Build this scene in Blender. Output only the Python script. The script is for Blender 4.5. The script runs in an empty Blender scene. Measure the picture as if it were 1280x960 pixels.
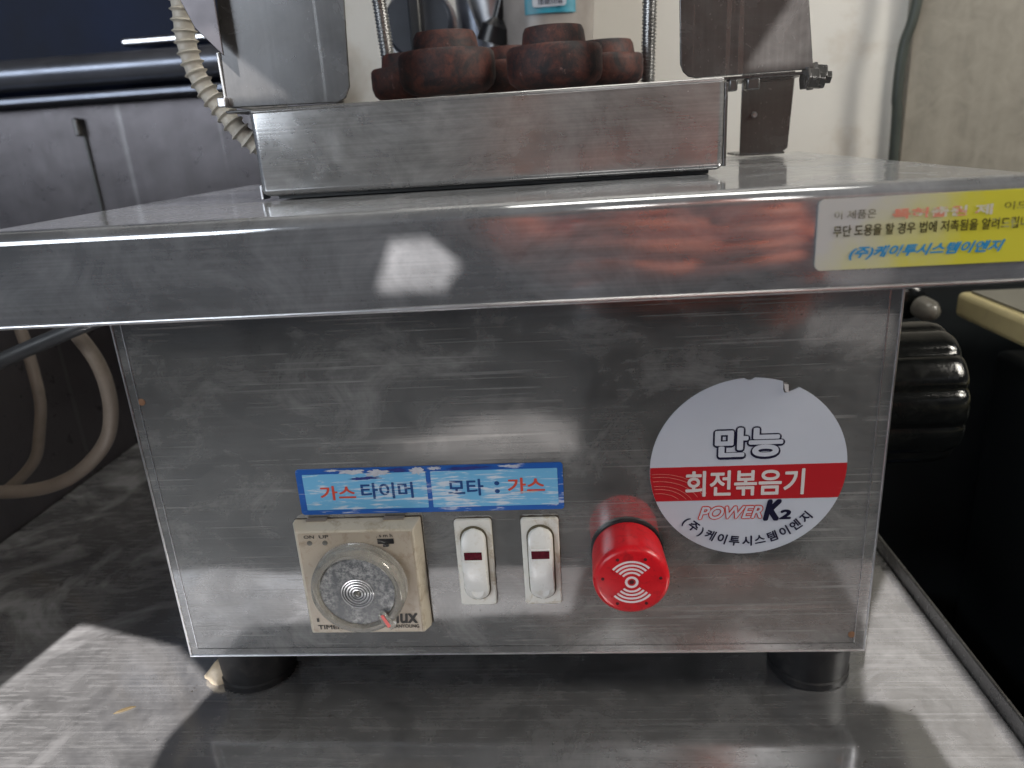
import bpy, bmesh, math, random
from mathutils import Vector, Matrix
from mathutils.noise import noise as mnoise
R = math.radians
random.seed(4)
S = bpy.context.scene
C = S.collection

# ------------------------------------------------------------------ camera
cam_d = bpy.data.cameras.new('camera'); cam = bpy.data.objects.new('camera', cam_d); C.objects.link(cam)
S.camera = cam
fw = Vector((-0.08003713, 0.94362266, -0.3212014)); rt = Vector((0.99607904, 0.06352932, -0.06156762))
rt = (rt - fw * rt.dot(fw)).normalized(); up = rt.cross(fw).normalized()
m = Matrix((rt, up, -fw)).transposed().to_4x4(); m.translation = Vector((0.1791, -0.269, 0.2178))
cam.matrix_world = m
cam_d.sensor_width = 36; cam_d.lens = 25.88; cam_d.clip_start = 0.01; cam_d.clip_end = 60
cam_d.dof.use_dof = True; cam_d.dof.focus_distance = 0.31; cam_d.dof.aperture_fstop = 10.5

# ------------------------------------------------------------------ world, lamps, exposure
w = bpy.data.worlds.new('World'); S.world = w; w.use_nodes = True
bg = w.node_tree.nodes['Background']; bg.inputs[0].default_value = (0.50, 0.60, 0.80, 1); bg.inputs[1].default_value = 0.22
S.view_settings.view_transform = 'Standard'; S.view_settings.look = 'None'
S.view_settings.gamma = 1; S.view_settings.exposure = 0.18

def area(name, loc, target, sx, sy, power, col):
    d = bpy.data.lights.new(name, 'AREA'); d.shape = 'RECTANGLE'; d.size = sx; d.size_y = sy; d.energy = power; d.color = col
    o = bpy.data.objects.new(name, d); C.objects.link(o); o.location = loc
    o.rotation_euler = (Vector(target) - Vector(loc)).to_track_quat('-Z', 'Y').to_euler()
    return o
area('daylight_opening', (-1.7, -2.2, 1.0), (0.1, 0.0, 0.0), 1.6, 1.2, 40, (0.86, 0.93, 1.0))
area('back_wall_fill', (0.35, 0.0, 1.15), (0.3, 0.5, 0.1), 0.5, 0.25, 3.2, (1.0, 0.97, 0.88))  # added fill lamp that brightens the back wall
area('room_fill', (0.5, -1.5, 1.2), (0.2, 0.0, 0.0), 0.5, 0.5, 5.0, (1.0, 0.95, 0.88))  # added fill lamp for the floor and wall behind the camera
area('person_fill', (1.25, -0.25, 0.75), (0.40, -0.70, 0.12), 0.35, 0.35, 12.5, (1.0, 0.95, 0.85))  # added lamp aimed at the person, so the reflected hands show brighter
SPOTPOS = Vector((-0.75, -2.3, 2.9))
sd = bpy.data.lights.new('gobo_spot', 'SPOT'); sd.energy = 1900; sd.spot_size = R(130); sd.spot_blend = 0.2  # spot that throws the light patches through the added cut sheet
sd.shadow_soft_size = 0.0025; sd.color = (1.0, 0.95, 0.92)
so = bpy.data.objects.new('gobo_spot', sd); C.objects.link(so); so.location = SPOTPOS
so.rotation_euler = (Vector((0.1, 0, 0)) - SPOTPOS).to_track_quat('-Z', 'Y').to_euler()

# ------------------------------------------------------------------ materials
class NT:
    def __init__(s, name):
        s.m = bpy.data.materials.new(name); s.m.use_nodes = True; s.t = s.m.node_tree; s.n = s.t.nodes; s.l = s.t.links
        s.b = s.n['Principled BSDF']; s.out = s.n['Material Output']
        tc = s.n.new('ShaderNodeTexCoord'); s.co = tc.outputs['Object']
    def put(s, sock, v):
        if hasattr(v, 'links') or isinstance(v, bpy.types.NodeSocket): s.l.new(v, sock)
        elif isinstance(v, (tuple, list)) and len(v) == 3 and sock.type == 'RGBA': sock.default_value = (*v, 1)
        else: sock.default_value = v
    def mapp(s, scale=(1, 1, 1), rot=(0, 0, 0), loc=(0, 0, 0)):
        n = s.n.new('ShaderNodeMapping'); s.l.new(s.co, n.inputs[0])
        n.inputs['Scale'].default_value = scale; n.inputs['Rotation'].default_value = rot; n.inputs['Location'].default_value = loc
        return n.outputs[0]
    def noise(s, v, scale, detail=4, rough=.55, dist=0):
        n = s.n.new('ShaderNodeTexNoise'); s.l.new(v, n.inputs['Vector']); n.inputs['Scale'].default_value = scale
        n.inputs['Detail'].default_value = detail; n.inputs['Roughness'].default_value = rough; n.inputs['Distortion'].default_value = dist
        return n.outputs['Fac']
    def vor(s, v, scale, rnd=1):
        n = s.n.new('ShaderNodeTexVoronoi'); s.l.new(v, n.inputs['Vector']); n.inputs['Scale'].default_value = scale
        n.inputs['Randomness'].default_value = rnd
        return n
    def ramp(s, f, *stops):
        n = s.n.new('ShaderNodeValToRGB'); s.l.new(f, n.inputs[0]); e = n.color_ramp.elements
        while len(e) < len(stops): e.new(.5)
        for k, (p, c) in enumerate(stops):
            e[k].position = p; e[k].color = (c, c, c, 1) if not isinstance(c, (tuple, list)) else (*c, 1)
        return n.outputs[0]
    def mix(s, f, a, b, mode='MIX'):
        n = s.n.new('ShaderNodeMix'); n.data_type = 'RGBA'; n.blend_type = mode
        s.put(n.inputs[0], f); s.put(n.inputs[6], a); s.put(n.inputs[7], b)
        return n.outputs[2]
    def math(s, op, a, b=0.0, clamp=False):
        n = s.n.new('ShaderNodeMath'); n.operation = op; n.use_clamp = clamp; s.put(n.inputs[0], a); s.put(n.inputs[1], b)
        return n.outputs[0]
    def bump(s, h, strength, dist=.001, normal=None):
        n = s.n.new('ShaderNodeBump'); s.l.new(h, n.inputs['Height']); n.inputs['Strength'].default_value = strength
        n.inputs['Distance'].default_value = dist
        if normal: s.l.new(normal, n.inputs['Normal'])
        return n.outputs[0]

def steel(name, base=(.50, .51, .53), rough=.22, brush=(4, 4, 500), film=.25, film_col=(.33, .33, .33), tilt=0.0,
          spots=.5, scratch=.5, wave=.15, grime=(.055, .042, .028), aniso=.3, smear=1.0, finebump=.3, swirl=0, scuff=0):
    t = NT(name); b = t.b
    fine = t.noise(t.mapp(brush, (0, tilt, 0)), 1, 3, .6)
    fine2 = t.noise(t.mapp(tuple(x * 2.3 for x in brush), (0, tilt * 1.6 + .02, 0), (3, 1, 2)), 1, 2, .5)
    cloud = t.noise(t.mapp((1, 1, 1)), 14, 6, .65, .6)
    cloud2 = t.noise(t.mapp((1, 1, 1), loc=(5, 2, 1)), 55, 5, .6, 1.2)
    scr = t.ramp(t.noise(t.mapp((brush[0] * .8, brush[1] * .8, brush[2] * .55), (0, tilt - .09, 0), (7, 3, 5)), 1, 1, .3), (.70, 0), (.735, 1))
    wob = t.n.new('ShaderNodeMix'); wob.data_type = 'VECTOR'; wob.inputs[0].default_value = .012
    nz = t.n.new('ShaderNodeTexNoise'); nz.inputs['Scale'].default_value = 260; t.l.new(t.co, nz.inputs['Vector'])
    t.l.new(t.mapp((1, 1, 1.3)), wob.inputs[4]); t.l.new(nz.outputs['Color'], wob.inputs[5])
    dot = t.vor(wob.outputs[1], 70)
    dsel = t.ramp(dot.outputs['Color'], (.70, 0), (.72, 1))
    dd = t.ramp(dot.outputs['Distance'], (.04, 1), (.10, 0))
    dots = t.math('MULTIPLY', t.math('MULTIPLY', dsel, dd), spots, True)
    dot2 = t.ramp(t.vor(t.mapp((1, 1, 1), loc=(.3, .7, .1)), 330).outputs['Distance'], (.07, 1), (.14, 0))
    dots2 = t.math('MULTIPLY', t.math('MULTIPLY', dot2, t.ramp(cloud, (.5, 0), (.62, 1))), spots * .7, True)
    alld = t.math('MAXIMUM', dots, dots2)
    c = t.mix(t.ramp(cloud, (.32, 0), (.70, 1)), tuple(x * .84 for x in base), tuple(min(1, x * 1.12) for x in base))
    c = t.mix(t.math('MULTIPLY', t.ramp(fine, (.35, 0), (.7, 1)), .30), c, tuple(x * .68 for x in base))
    c = t.mix(t.math('MULTIPLY', scr, scratch), c, (.82, .82, .82))
    c = t.mix(alld, c, grime)
    t.put(b.inputs['Base Color'], c)
    b.inputs['Metallic'].default_value = 1
    r = t.math('ADD', t.math('MULTIPLY', cloud2, .18 * smear), rough - .09 * smear)
    r = t.math('ADD', r, t.math('MULTIPLY', alld, .4), True)
    t.put(b.inputs['Roughness'], r)
    b.inputs['Anisotropic'].default_value = aniso
    h = t.math('ADD', t.math('MULTIPLY', fine, .7), t.math('MULTIPLY', fine2, .3))
    big = t.bump(t.noise(t.mapp((1, 1, 1), loc=(1, 9, 4)), 16, 1, .4), wave, .004)
    t.put(b.inputs['Normal'], t.bump(h, finebump, .00006, big))
    # dull oxide / grease film over the metal
    d = t.n.new('ShaderNodeBsdfPrincipled'); d.inputs['Roughness'].default_value = .5
    fc = t.mix(t.ramp(cloud2, (.3, 0), (.7, 1)), tuple(x * .7 for x in film_col), film_col)
    fc = t.mix(t.math('MULTIPLY', t.ramp(fine2, (.4, 0), (.65, 1)), .28), fc, tuple(min(1, x * 1.35) for x in film_col))
    fc = t.mix(alld, fc, grime)
    t.put(d.inputs['Base Color'], fc)
    mx = t.n.new('ShaderNodeMixShader')
    ff = t.math('MULTIPLY', t.ramp(t.noise(t.mapp((1, 1, 1.5), loc=(2, 2, 2)), 22, 6, .7, .8), (.3, .55), (.7, 1.35)), film, True)
    if swirl:
        if scuff:      # wiped and scratched panel: cloudy patches, bundles of fine scratches in a few directions
            sw_ = t.ramp(t.noise(t.mapp((1, 1, 1.4), loc=(4, 6, 2)), 24, 9, .72, .9), (.50, 0), (.66, .75))
            fl_ = None
            for k, (ang, sc_) in enumerate(((-.13, 640), (-.05, 900), (-.32, 700), (.7, 800))):
                ln_ = t.ramp(t.noise(t.mapp((9, 9, sc_), (0, ang, 0), (k * 3, 1, k)), 1, 1, .4), (.62, 0), (.69, 1))
                gate = t.ramp(t.noise(t.mapp(loc=(k * 5, 3, k)), 17, 2, .5), (.50, 0), (.60, 1))
                q_ = t.math('MULTIPLY', ln_, gate); fl_ = q_ if fl_ is None else t.math('MAXIMUM', fl_, q_)
            ff = t.math('ADD', ff, t.math('MULTIPLY', t.math('MAXIMUM', sw_, fl_), swirl), True)
        else:          # wiped-about grease on the table, most of it at the left
            sx_ = t.n.new('ShaderNodeSeparateXYZ'); t.l.new(t.co, sx_.inputs[0])
            where = t.ramp(t.math('ADD', sx_.outputs[0], .2), (.08, 1), (.20, .12))
            sw_ = t.ramp(t.noise(t.mapp((1, 1, 1), loc=(4, 6, 2)), 11, 8, .6, 2.2), (.47, 0), (.62, 1))
            fl_ = t.ramp(t.noise(t.mapp((60, 500, 1), (0, 0, .9)), 1, 2, .5), (.55, 0), (.64, 1))
            f3_ = t.ramp(t.noise(t.mapp((9, 700, 1), (0, 0, .04)), 1, 2, .5), (.56, 0), (.66, .6))
            ff = t.math('ADD', ff, t.math('MULTIPLY', t.math('MULTIPLY', t.math('MAXIMUM', sw_, t.math('MULTIPLY', fl_, .3)), where), swirl), True)
            ff = t.math('ADD', ff, t.math('MULTIPLY', f3_, .13), True)
    t.put(mx.inputs[0], ff)
    t.l.new(b.outputs[0], mx.inputs[1]); t.l.new(d.outputs[0], mx.inputs[2]); t.l.new(mx.outputs[0], t.out.inputs[0])
    return t.m

def plain(name, col, rough=.5, metal=0.0, var=.15, scale=60, bump=0.0, dirt=None, dirt_amt=.5, dscale=40, spec=.5, coat=0.0):
    t = NT(name); b = t.b
    n = t.noise(t.mapp(), scale, 5, .6)
    c = t.mix(t.ramp(n, (.3, 0), (.7, 1)), tuple(x * (1 - var) for x in col), tuple(min(1, x * (1 + var)) for x in col))
    if dirt:
        dn = t.noise(t.mapp(loc=(3, 1, 8)), dscale, 6, .7, .5)
        c = t.mix(t.math('MULTIPLY', t.ramp(dn, (.52, 0), (.68, 1)), dirt_amt), c, dirt)
    t.put(b.inputs['Base Color'], c); b.inputs['Roughness'].default_value = rough; b.inputs['Metallic'].default_value = metal
    b.inputs['Specular IOR Level'].default_value = spec; b.inputs['Coat Weight'].default_value = coat
    t.put(b.inputs['Roughness'], t.math('ADD', t.math('MULTIPLY', n, .16), rough - .08, True))
    if bump: t.put(b.inputs['Normal'], t.bump(t.noise(t.mapp(), scale * 3, 4, .6), bump, .0008))
    return t.m

def worn_print(name, col, under, amt, loc=(0, 0, 0), thr=.5, rough=.35, streak=(60, 60, 420), soft=.04):
    """printed ink scuffed through to the vinyl underneath"""
    t = NT(name)
    a = t.noise(t.mapp(streak, loc=loc), 1, 5, .65, .3)
    bb = t.noise(t.mapp((1, 1, 1), loc=loc), 45, 3, .6)
    f = t.math('ADD', t.math('MULTIPLY', a, .6), t.math('MULTIPLY', bb, .4))
    f = t.math('MULTIPLY', t.ramp(f, (thr, 0), (thr + soft, 1)), amt, True)
    scr = t.ramp(t.noise(t.mapp((40, 40, 700), (0, .5, 0)), 1, 1, .3), (.70, 0), (.73, 1))
    f = t.math('MAXIMUM', f, t.math('MULTIPLY', scr, .5 * amt))
    t.put(t.b.inputs['Base Color'], t.mix(f, col, under)); t.b.inputs['Roughness'].default_value = rough
    return t.m

M = {}
M['panel'] = steel('brushed_panel_steel', base=(.47, .475, .485), rough=.085, brush=(7, 7, 520), film=.27, film_col=(.34, .335, .32), tilt=-.05, spots=.85, scratch=.5, wave=.2, finebump=.16, swirl=.30, scuff=1)
M['tray'] = steel('tray_steel', base=(.52, .53, .55), rough=.09, brush=(5, 5, 600), film=.33, film_col=(.42, .43, .45), spots=.7, scratch=.35, wave=.3, finebump=.06, smear=.9)
M['burnerbox'] = steel('burner_box_steel', base=(.52, .52, .53), rough=.17, brush=(6, 6, 620), film=.36, film_col=(.38, .375, .365), spots=.35, scratch=.25, wave=.25)
M['table'] = steel('table_steel', base=(.46, .47, .49), rough=.13, brush=(10, 320, 10), film=.30, film_col=(.30, .30, .305), tilt=0, spots=.8, scratch=.35, wave=.3, smear=.8, finebump=.2, swirl=.55)
M['bracket'] = steel('bracket_steel', base=(.13, .13, .135), rough=.26, brush=(300, 300, 12), film=.30, film_col=(.16, .155, .15), spots=.5, scratch=.2)
M['dark_steel'] = steel('dark_appliance_steel', base=(.14, .13, .14), rough=.3, brush=(120, 120, 3), film=.4, film_col=(.045, .039, .041), spots=.2, scratch=.1)
M['rail'] = steel('rail_steel', base=(.20, .22, .27), rough=.34, brush=(3, 3, 300), film=.2, film_col=(.2, .2, .22), spots=.2, scratch=.1)
M['wallsteel'] = steel('wall_panel_steel', base=(.42, .40, .36), rough=.34, brush=(30, 30, 2), film=2.0, film_col=(.27, .25, .21), spots=.3, scratch=.1)
M['edge'] = plain('cut_edge_steel', (.72, .72, .74), .3, 1.0)
M['wall'] = plain('painted_wall', (.66, .64, .60), .6, var=.06, scale=9, dirt=(.45, .38, .30), dirt_amt=.5, dscale=14)
M['floor'] = plain('concrete_floor', (.16, .155, .15), .55, var=.3, scale=6, dirt=(.07, .06, .05), dscale=9)
M['iron'] = None
M['black_rubber'] = plain('black_rubber', (.010, .010, .011), .55, var=.3, scale=200, dirt=(.05, .045, .04), dirt_amt=.3, dscale=120, spec=.3)
M['black_plastic'] = plain('black_bakelite', (.004, .0045, .0045), .15, var=.3, scale=300, bump=.12, dirt=(.03, .032, .028), dirt_amt=.25, dscale=150)
M['gasket'] = plain('black_gasket', (.01, .01, .012), .4)
M['cream'] = plain('timer_cream_plastic', (.50, .45, .36), .4, var=.05, dirt=(.20, .13, .06), dirt_amt=.55, dscale=120)
M['timerface'] = plain('timer_beige_face', (.40, .34, .265), .38, var=.06, dirt=(.18, .11, .05), dirt_amt=.45, dscale=160)
M['white_plastic'] = plain('switch_white_plastic', (.66, .65, .60), .34, var=.04, dirt=(.34, .24, .10), dirt_amt=.75, dscale=110)
M['rocker'] = plain('rocker_white_plastic', (.73, .73, .70), .28, var=.03, dirt=(.42, .34, .18), dirt_amt=.3, dscale=160)
M['lens'] = plain('dark_red_lens', (.085, .004, .012), .16, var=.5, scale=500)
M['red'] = plain('buzzer_red_plastic', (.62, .010, .018), .30, var=.10, scale=150, dirt=(.16, .01, .012), dirt_amt=.5, dscale=260, bump=.05)
M['hole'] = plain('dark_recess', (.06, .004, .006), .7)
M['whiteprint'] = worn_print('white_print', (.78, .70, .70), (.55, .05, .06), .8, thr=.60)
M['sticker'] = plain('round_sticker_white', (.50, .525, .58), .38, var=.03, scale=30)
M['bandred'] = worn_print('sticker_band_red', (.42, .012, .018), (.60, .20, .16), .5, thr=.62)
M['stickerwhite'] = plain('sticker_letter_white', (.62, .58, .56), .38, var=.04)
M['navy'] = plain('navy_ink', (.006, .006, .028), .35)
M['redink'] = plain('red_outline_ink', (.60, .06, .035), .35)
M['signblue'] = worn_print('sign_border_blue', (.012, .10, .40), (.55, .58, .68), .8, thr=.555)
M['signlight'] = worn_print('sign_panel_light_blue', (.16, .45, .70), (.66, .70, .76), .92, thr=.525, soft=.07, streak=(90, 90, 800))
M['inkred'] = worn_print('sign_red_letters', (.62, .07, .04), (.62, .66, .72), .7, thr=.58, streak=(90, 90, 800))
M['inkblue'] = worn_print('sign_blue_letters', (.008, .06, .22), (.62, .66, .72), .85, thr=.58, streak=(90, 90, 800))
M['ink_grey'] = worn_print('faded_grey_letters', (.07, .065, .03), (.55, .55, .42), .8, thr=.53, streak=(300, 300, 300))
M['ink_dark'] = worn_print('dark_letters', (.05, .045, .015), (.50, .50, .25), .7, thr=.57, streak=(300, 300, 300))
M['ink_faded_red'] = worn_print('faded_red_letters', (.72, .26, .18), (.6, .6, .5), .95, thr=.47, streak=(300, 300, 300))
M['ink_sky'] = worn_print('blue_italic_letters', (.02, .25, .52), (.45, .55, .5), .6, thr=.57, streak=(300, 300, 300))
M['vinyl'] = plain('bare_vinyl', (.50, .51, .56), .45, var=.12, scale=400)
M['oldink'] = plain('dark_ink_rest', (.02, .03, .19), .45, var=.3, scale=400)
M['timerink'] = plain('timer_black_ink', (.03, .028, .025), .4)
M['dot'] = plain('grey_indicator', (.12, .115, .10), .3)
M['conduit'] = plain('cream_corrugated_plastic', (.62, .58, .50), .42, var=.06, dirt=(.30, .24, .16), dirt_amt=.4, dscale=90)
M['hose'] = plain('beige_rubber_hose', (.23, .19, .155), .45, var=.1, dirt=(.14, .11, .08), dscale=50)
M['cable'] = plain('dark_cable', (.045, .047, .05), .4)
M['green_cord'] = plain('dark_green_cord', (.04, .05, .042), .45)
M['dark'] = plain('dark_cabinet_paint', (.010, .013, .015), .45, var=.4, scale=12)
M['bluecloth'] = plain('dark_blue_plastic', (.007, .012, .032), .55, var=.4, scale=12, spec=.15)
M['slab'] = plain('cream_board_edge', (.52, .45, .24), .5, var=.06, dirt=(.3, .25, .15), dscale=30)
M['slabtop'] = plain('grey_board_top', (.17, .165, .14), .5, var=.2, scale=20)
M['bottle'] = plain('grey_translucent_bottle', (.34, .31, .29), .3, var=.2, scale=30)
M['teal'] = plain('teal_label', (.02, .24, .34), .4)
M['paper'] = plain('label_paper', (.42, .46, .52), .5)
M['jacket'] = plain('brown_jacket', (.22, .105, .075), .8, var=.3, scale=20)
M['skin'] = plain('skin', (.72, .17, .08), .5, var=.12, scale=40)
M['red_reflector'] = plain('red_reflector_cloth', (.34, .075, .045), .7, var=.2, scale=8, dirt=(.08, .03, .03), dirt_amt=.9, dscale=12)
M['hair'] = plain('black_hair', (.015, .012, .01), .6)
M['phone'] = plain('dark_phone', (.01, .01, .012), .3)
M['gobo'] = plain('gobo_cloth', (.10, .105, .12), .9, var=.1, scale=3)
M['room'] = plain('room_wall', (.20, .21, .23), .8, var=.25, scale=3)
M['grease'] = plain('cream_grease', (.62, .52, .38), .35, var=.2, scale=200, bump=.3)

def rusty():
    t = NT('rusty_cast_iron')
    n = t.noise(t.mapp(), 90, 7, .7, .4); n2 = t.noise(t.mapp(loc=(4, 4, 1)), 420, 4, .7)
    c = t.mix(t.ramp(n, (.40, 0), (.60, 1)), (.017, .013, .016), (.10, .031, .023))
    c = t.mix(t.math('MULTIPLY', t.ramp(n2, (.50, 0), (.62, 1)), .55), c, (.012, .010, .014))
    c = t.mix(t.ramp(t.noise(t.mapp(loc=(9, 2, 6)), 260, 3, .6), (.66, 0), (.74, .6)), c, (.22, .13, .12))
    t.put(t.b.inputs['Base Color'], c); t.b.inputs['Roughness'].default_value = .62
    t.put(t.b.inputs['Normal'], t.bump(t.math('ADD', n, t.math('MULTIPLY', n2, .5)), .4, .0008))
    return t.m
M['iron'] = rusty()
def clear():
    t = NT('clear_acrylic'); b = t.b
    b.inputs['Base Color'].default_value = (.93, .93, .90, 1); b.inputs['Roughness'].default_value = .06
    b.inputs['Transmission Weight'].default_value = 1; b.inputs['IOR'].default_value = 1.45
    d = t.n.new('ShaderNodeBsdfDiffuse'); d.inputs[0].default_value = (.62, .60, .55, 1)
    mx = t.n.new('ShaderNodeMixShader')
    t.put(mx.inputs[0], t.ramp(t.noise(t.mapp(), 700, 5, .7), (.35, .20), (.80, .42)))
    t.l.new(b.outputs[0], mx.inputs[1]); t.l.new(d.outputs[0], mx.inputs[2]); t.l.new(mx.outputs[0], t.out.inputs[0])
    return t.m
M['clear'] = clear()
def dialdisc():
    t = NT('scuffed_dial_disc'); b = t.b
    n = t.math('MULTIPLY', t.ramp(t.noise(t.mapp(), 330, 9, .82), (.44, 0), (.62, 1)), t.ramp(t.noise(t.mapp(loc=(2, 2, 2)), 95, 3, .6), (.36, .12), (.62, 1)))
    c = t.mix(n, (.10, .105, .11), (.42, .415, .40))
    t.put(b.inputs['Base Color'], c); b.inputs['Roughness'].default_value = .25; b.inputs['Specular IOR Level'].default_value = .8
    return t.m
M['disc'] = dialdisc()
def yellow():
    t = NT('label_yellow_faded')
    s = t.n.new('ShaderNodeSeparateXYZ'); t.l.new(t.co, s.inputs[0])
    n = t.noise(t.mapp(), 45, 5, .65, .5)
    g = t.math('ADD', t.math('MULTIPLY', t.math('SUBTRACT', s.outputs[0], .262), 24.0), t.math('MULTIPLY', t.math('SUBTRACT', n, .5), .9))
    g = t.math('ADD', g, t.math('MULTIPLY', t.math('SUBTRACT', .180, s.outputs[2]), 18.0), True)
    t.put(t.b.inputs['Base Color'], t.ramp(g, (.0, (.50, .49, .47)), (.5, (.55, .53, .26)), (.95, (.60, .56, .045))))
    t.b.inputs['Roughness'].default_value = .4
    return t.m
M['yellow'] = yellow()
def threadmat():
    return plain('zinc_thread', (.42, .42, .42), .3, 1.0, dirt=(.1, .08, .06))
M['zinc'] = threadmat()
M['rustybolt'] = plain('rusty_bolt', (.25, .13, .07), .6, .4, dirt=(.1, .04, .02))

# ------------------------------------------------------------------ builders
def finish(name, bm, mat, parent=None, smooth=True, bevel=0, segs=2, solid=0, sub=0, wn=False):
    me = bpy.data.meshes.new(name)
    bmesh.ops.recalc_face_normals(bm, faces=bm.faces)
    bm.to_mesh(me); bm.free()
    o = bpy.data.objects.new(name, me); C.objects.link(o)
    me.materials.append(mat)
    if solid: md = o.modifiers.new('s', 'SOLIDIFY'); md.thickness = solid; md.offset = -1
    if bevel: md = o.modifiers.new('b', 'BEVEL'); md.width = bevel; md.segments = segs; md.limit_method = 'ANGLE'; md.angle_limit = R(35); md.harden_normals = False
    if (bevel or solid) and smooth: md = o.modifiers.new('w', 'WEIGHTED_NORMAL'); md.keep_sharp = True; md.weight = 100
    if sub: md = o.modifiers.new('u', 'SUBSURF'); md.levels = sub; md.render_levels = sub
    if smooth: me.shade_smooth() if hasattr(me, 'shade_smooth') else None
    if smooth:
        try: me.set_sharp_from_angle(angle=R(38))
        except Exception: pass
    attach(o, parent)
    return o
def world_off(o):
    v = Vector((0, 0, 0))
    while o: v += o.location; o = o.parent
    return v
def attach(o, parent):
    if parent:
        o.location = o.location - world_off(parent); o.parent = parent
def thing(name, label, cat, loc, group=None):
    o = bpy.data.objects.new(name, None); C.objects.link(o); o.location = loc; o.empty_display_size = .02
    o['label'] = label; o['category'] = cat
    if group: o['group'] = group
    return o
def tag(o, label, cat, group=None):
    o['label'] = label; o['category'] = cat
    if group: o['group'] = group
    return o
def struct(o): o['kind'] = 'structure'; return o
def B(bm, x0, x1, y0, y1, z0, z1, rot=None):
    v = [bm.verts.new((x, y, z)) for x in (x0, x1) for y in (y0, y1) for z in (z0, z1)]
    f = [(0, 1, 3, 2), (4, 6, 7, 5), (0, 4, 5, 1), (2, 3, 7, 6), (0, 2, 6, 4), (1, 5, 7, 3)]
    for q in f: bm.faces.new([v[i] for i in q])
    return v
def lathe(bm, origin, axis, prof, n=48, mod=None):
    """prof: (distance along axis, radius)"""
    a = Vector(axis).normalized(); q = a.to_track_quat('Z', 'Y'); o = Vector(origin); rings = []
    for (h, r) in prof:
        if r < 1e-7: rings.append([bm.verts.new(o + a * h)])
        else:
            ring = []
            for k in range(n):
                th = 2 * math.pi * k / n; rr = r * (mod(th, h) if mod else 1)
                ring.append(bm.verts.new(o + q @ Vector((rr * math.cos(th), rr * math.sin(th), h))))
            rings.append(ring)
    for A, Bq in zip(rings, rings[1:]):
        for k in range(n):
            k2 = (k + 1) % n
            if len(A) == 1 and len(Bq) == 1: continue
            if len(A) == 1: bm.faces.new((A[0], Bq[k2], Bq[k]))
            elif len(Bq) == 1: bm.faces.new((A[k], A[k2], Bq[0]))
            else: bm.faces.new((A[k], A[k2], Bq[k2], Bq[k]))
    if len(rings[0]) > 1: bm.faces.new(rings[0][::-1])
    if len(rings[-1]) > 1: bm.faces.new(rings[-1])
def cr(pts, n=10):
    P = [Vector(p) for p in pts]; P = [P[0] * 2 - P[1]] + P + [P[-1] * 2 - P[-2]]; out = []
    for i in range(1, len(P) - 2):
        for k in range(n):
            t = k / n; a, b, c, d = P[i - 1:i + 3]
            out.append(.5 * ((2 * b) + (c - a) * t + (2 * a - 5 * b + 4 * c - d) * t * t + (3 * b - a - 3 * c + d) * t ** 3))
    out.append(P[-2]); return out
def tube(bm, pts, rad, n=14, smooth=10):
    P = cr(pts, smooth) if smooth else [Vector(p) for p in pts]
    prev = None; rings = []; s = 0
    for i, p in enumerate(P):
        d = (P[min(i + 1, len(P) - 1)] - P[max(i - 1, 0)]).normalized()
        if prev is None: nrm = d.orthogonal().normalized()
        else: nrm = (prev - d * prev.dot(d)).normalized()
        prev = nrm; bn = d.cross(nrm)
        if i: s += (P[i] - P[i - 1]).length
        r = rad(s) if callable(rad) else rad
        rings.append([bm.verts.new(p + (nrm * math.cos(2 * math.pi * k / n) + bn * math.sin(2 * math.pi * k / n)) * r) for k in range(n)])
    for A, Bq in zip(rings, rings[1:]):
        for k in range(n): bm.faces.new((A[k], A[(k + 1) % n], Bq[(k + 1) % n], Bq[k]))
    bm.faces.new(rings[0][::-1]); bm.faces.new(rings[-1])
def poly_prism(bm, pts, y0, y1):
    """pts in x,z; extruded between y0 and y1"""
    a = [bm.verts.new((x, y0, z)) for x, z in pts]; b = [bm.verts.new((x, y1, z)) for x, z in pts]
    bm.faces.new(a); bm.faces.new(b[::-1]); n = len(pts)
    for k in range(n): bm.faces.new((a[k], b[k], b[(k + 1) % n], a[(k + 1) % n]))
def rrect(x0, x1, z0, z1, r, n=6):
    out = []
    for cx, cz, a0 in ((x1 - r, z1 - r, 0), (x0 + r, z1 - r, 90), (x0 + r, z0 + r, 180), (x1 - r, z0 + r, 270)):
        for k in range(n + 1):
            a = R(a0 + 90 * k / n); out.append((cx + r * math.cos(a), cz + r * math.sin(a)))
    return out
DG = None
def text_mesh(body, bold=0.0, shear=0.0):
    cu = bpy.data.curves.new('t', 'FONT'); cu.body = body; cu.size = 1; cu.offset = bold; cu.shear = shear; cu.resolution_u = 5
    cu.fill_mode = 'FRONT'
    o = bpy.data.objects.new('t', cu); C.objects.link(o)
    dg = bpy.context.evaluated_depsgraph_get(); dg.update()
    me = bpy.data.meshes.new_from_object(o.evaluated_get(dg))
    bpy.data.objects.remove(o); bpy.data.curves.remove(cu)
    return me
def thick(me, bold):
    """a bolder print: the same outline laid down again in a small ring of shifts"""
    if bold <= 0: return me
    vs = [v.co.copy() for v in me.vertices]; fs = [tuple(p.vertices) for p in me.polygons]; V = []; F = []
    for k in range(13):
        dx, dy = (0, 0) if k == 12 else (bold * math.cos(k * math.pi / 6), bold * math.sin(k * math.pi / 6))
        o = len(V); V += [(v.x + dx, v.y + dy, k) for v in vs]; F += [tuple(i + o for i in f) for f in fs]
    m2 = bpy.data.meshes.new('t'); m2.from_pydata(V, [], F); bpy.data.meshes.remove(me); return m2
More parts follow.
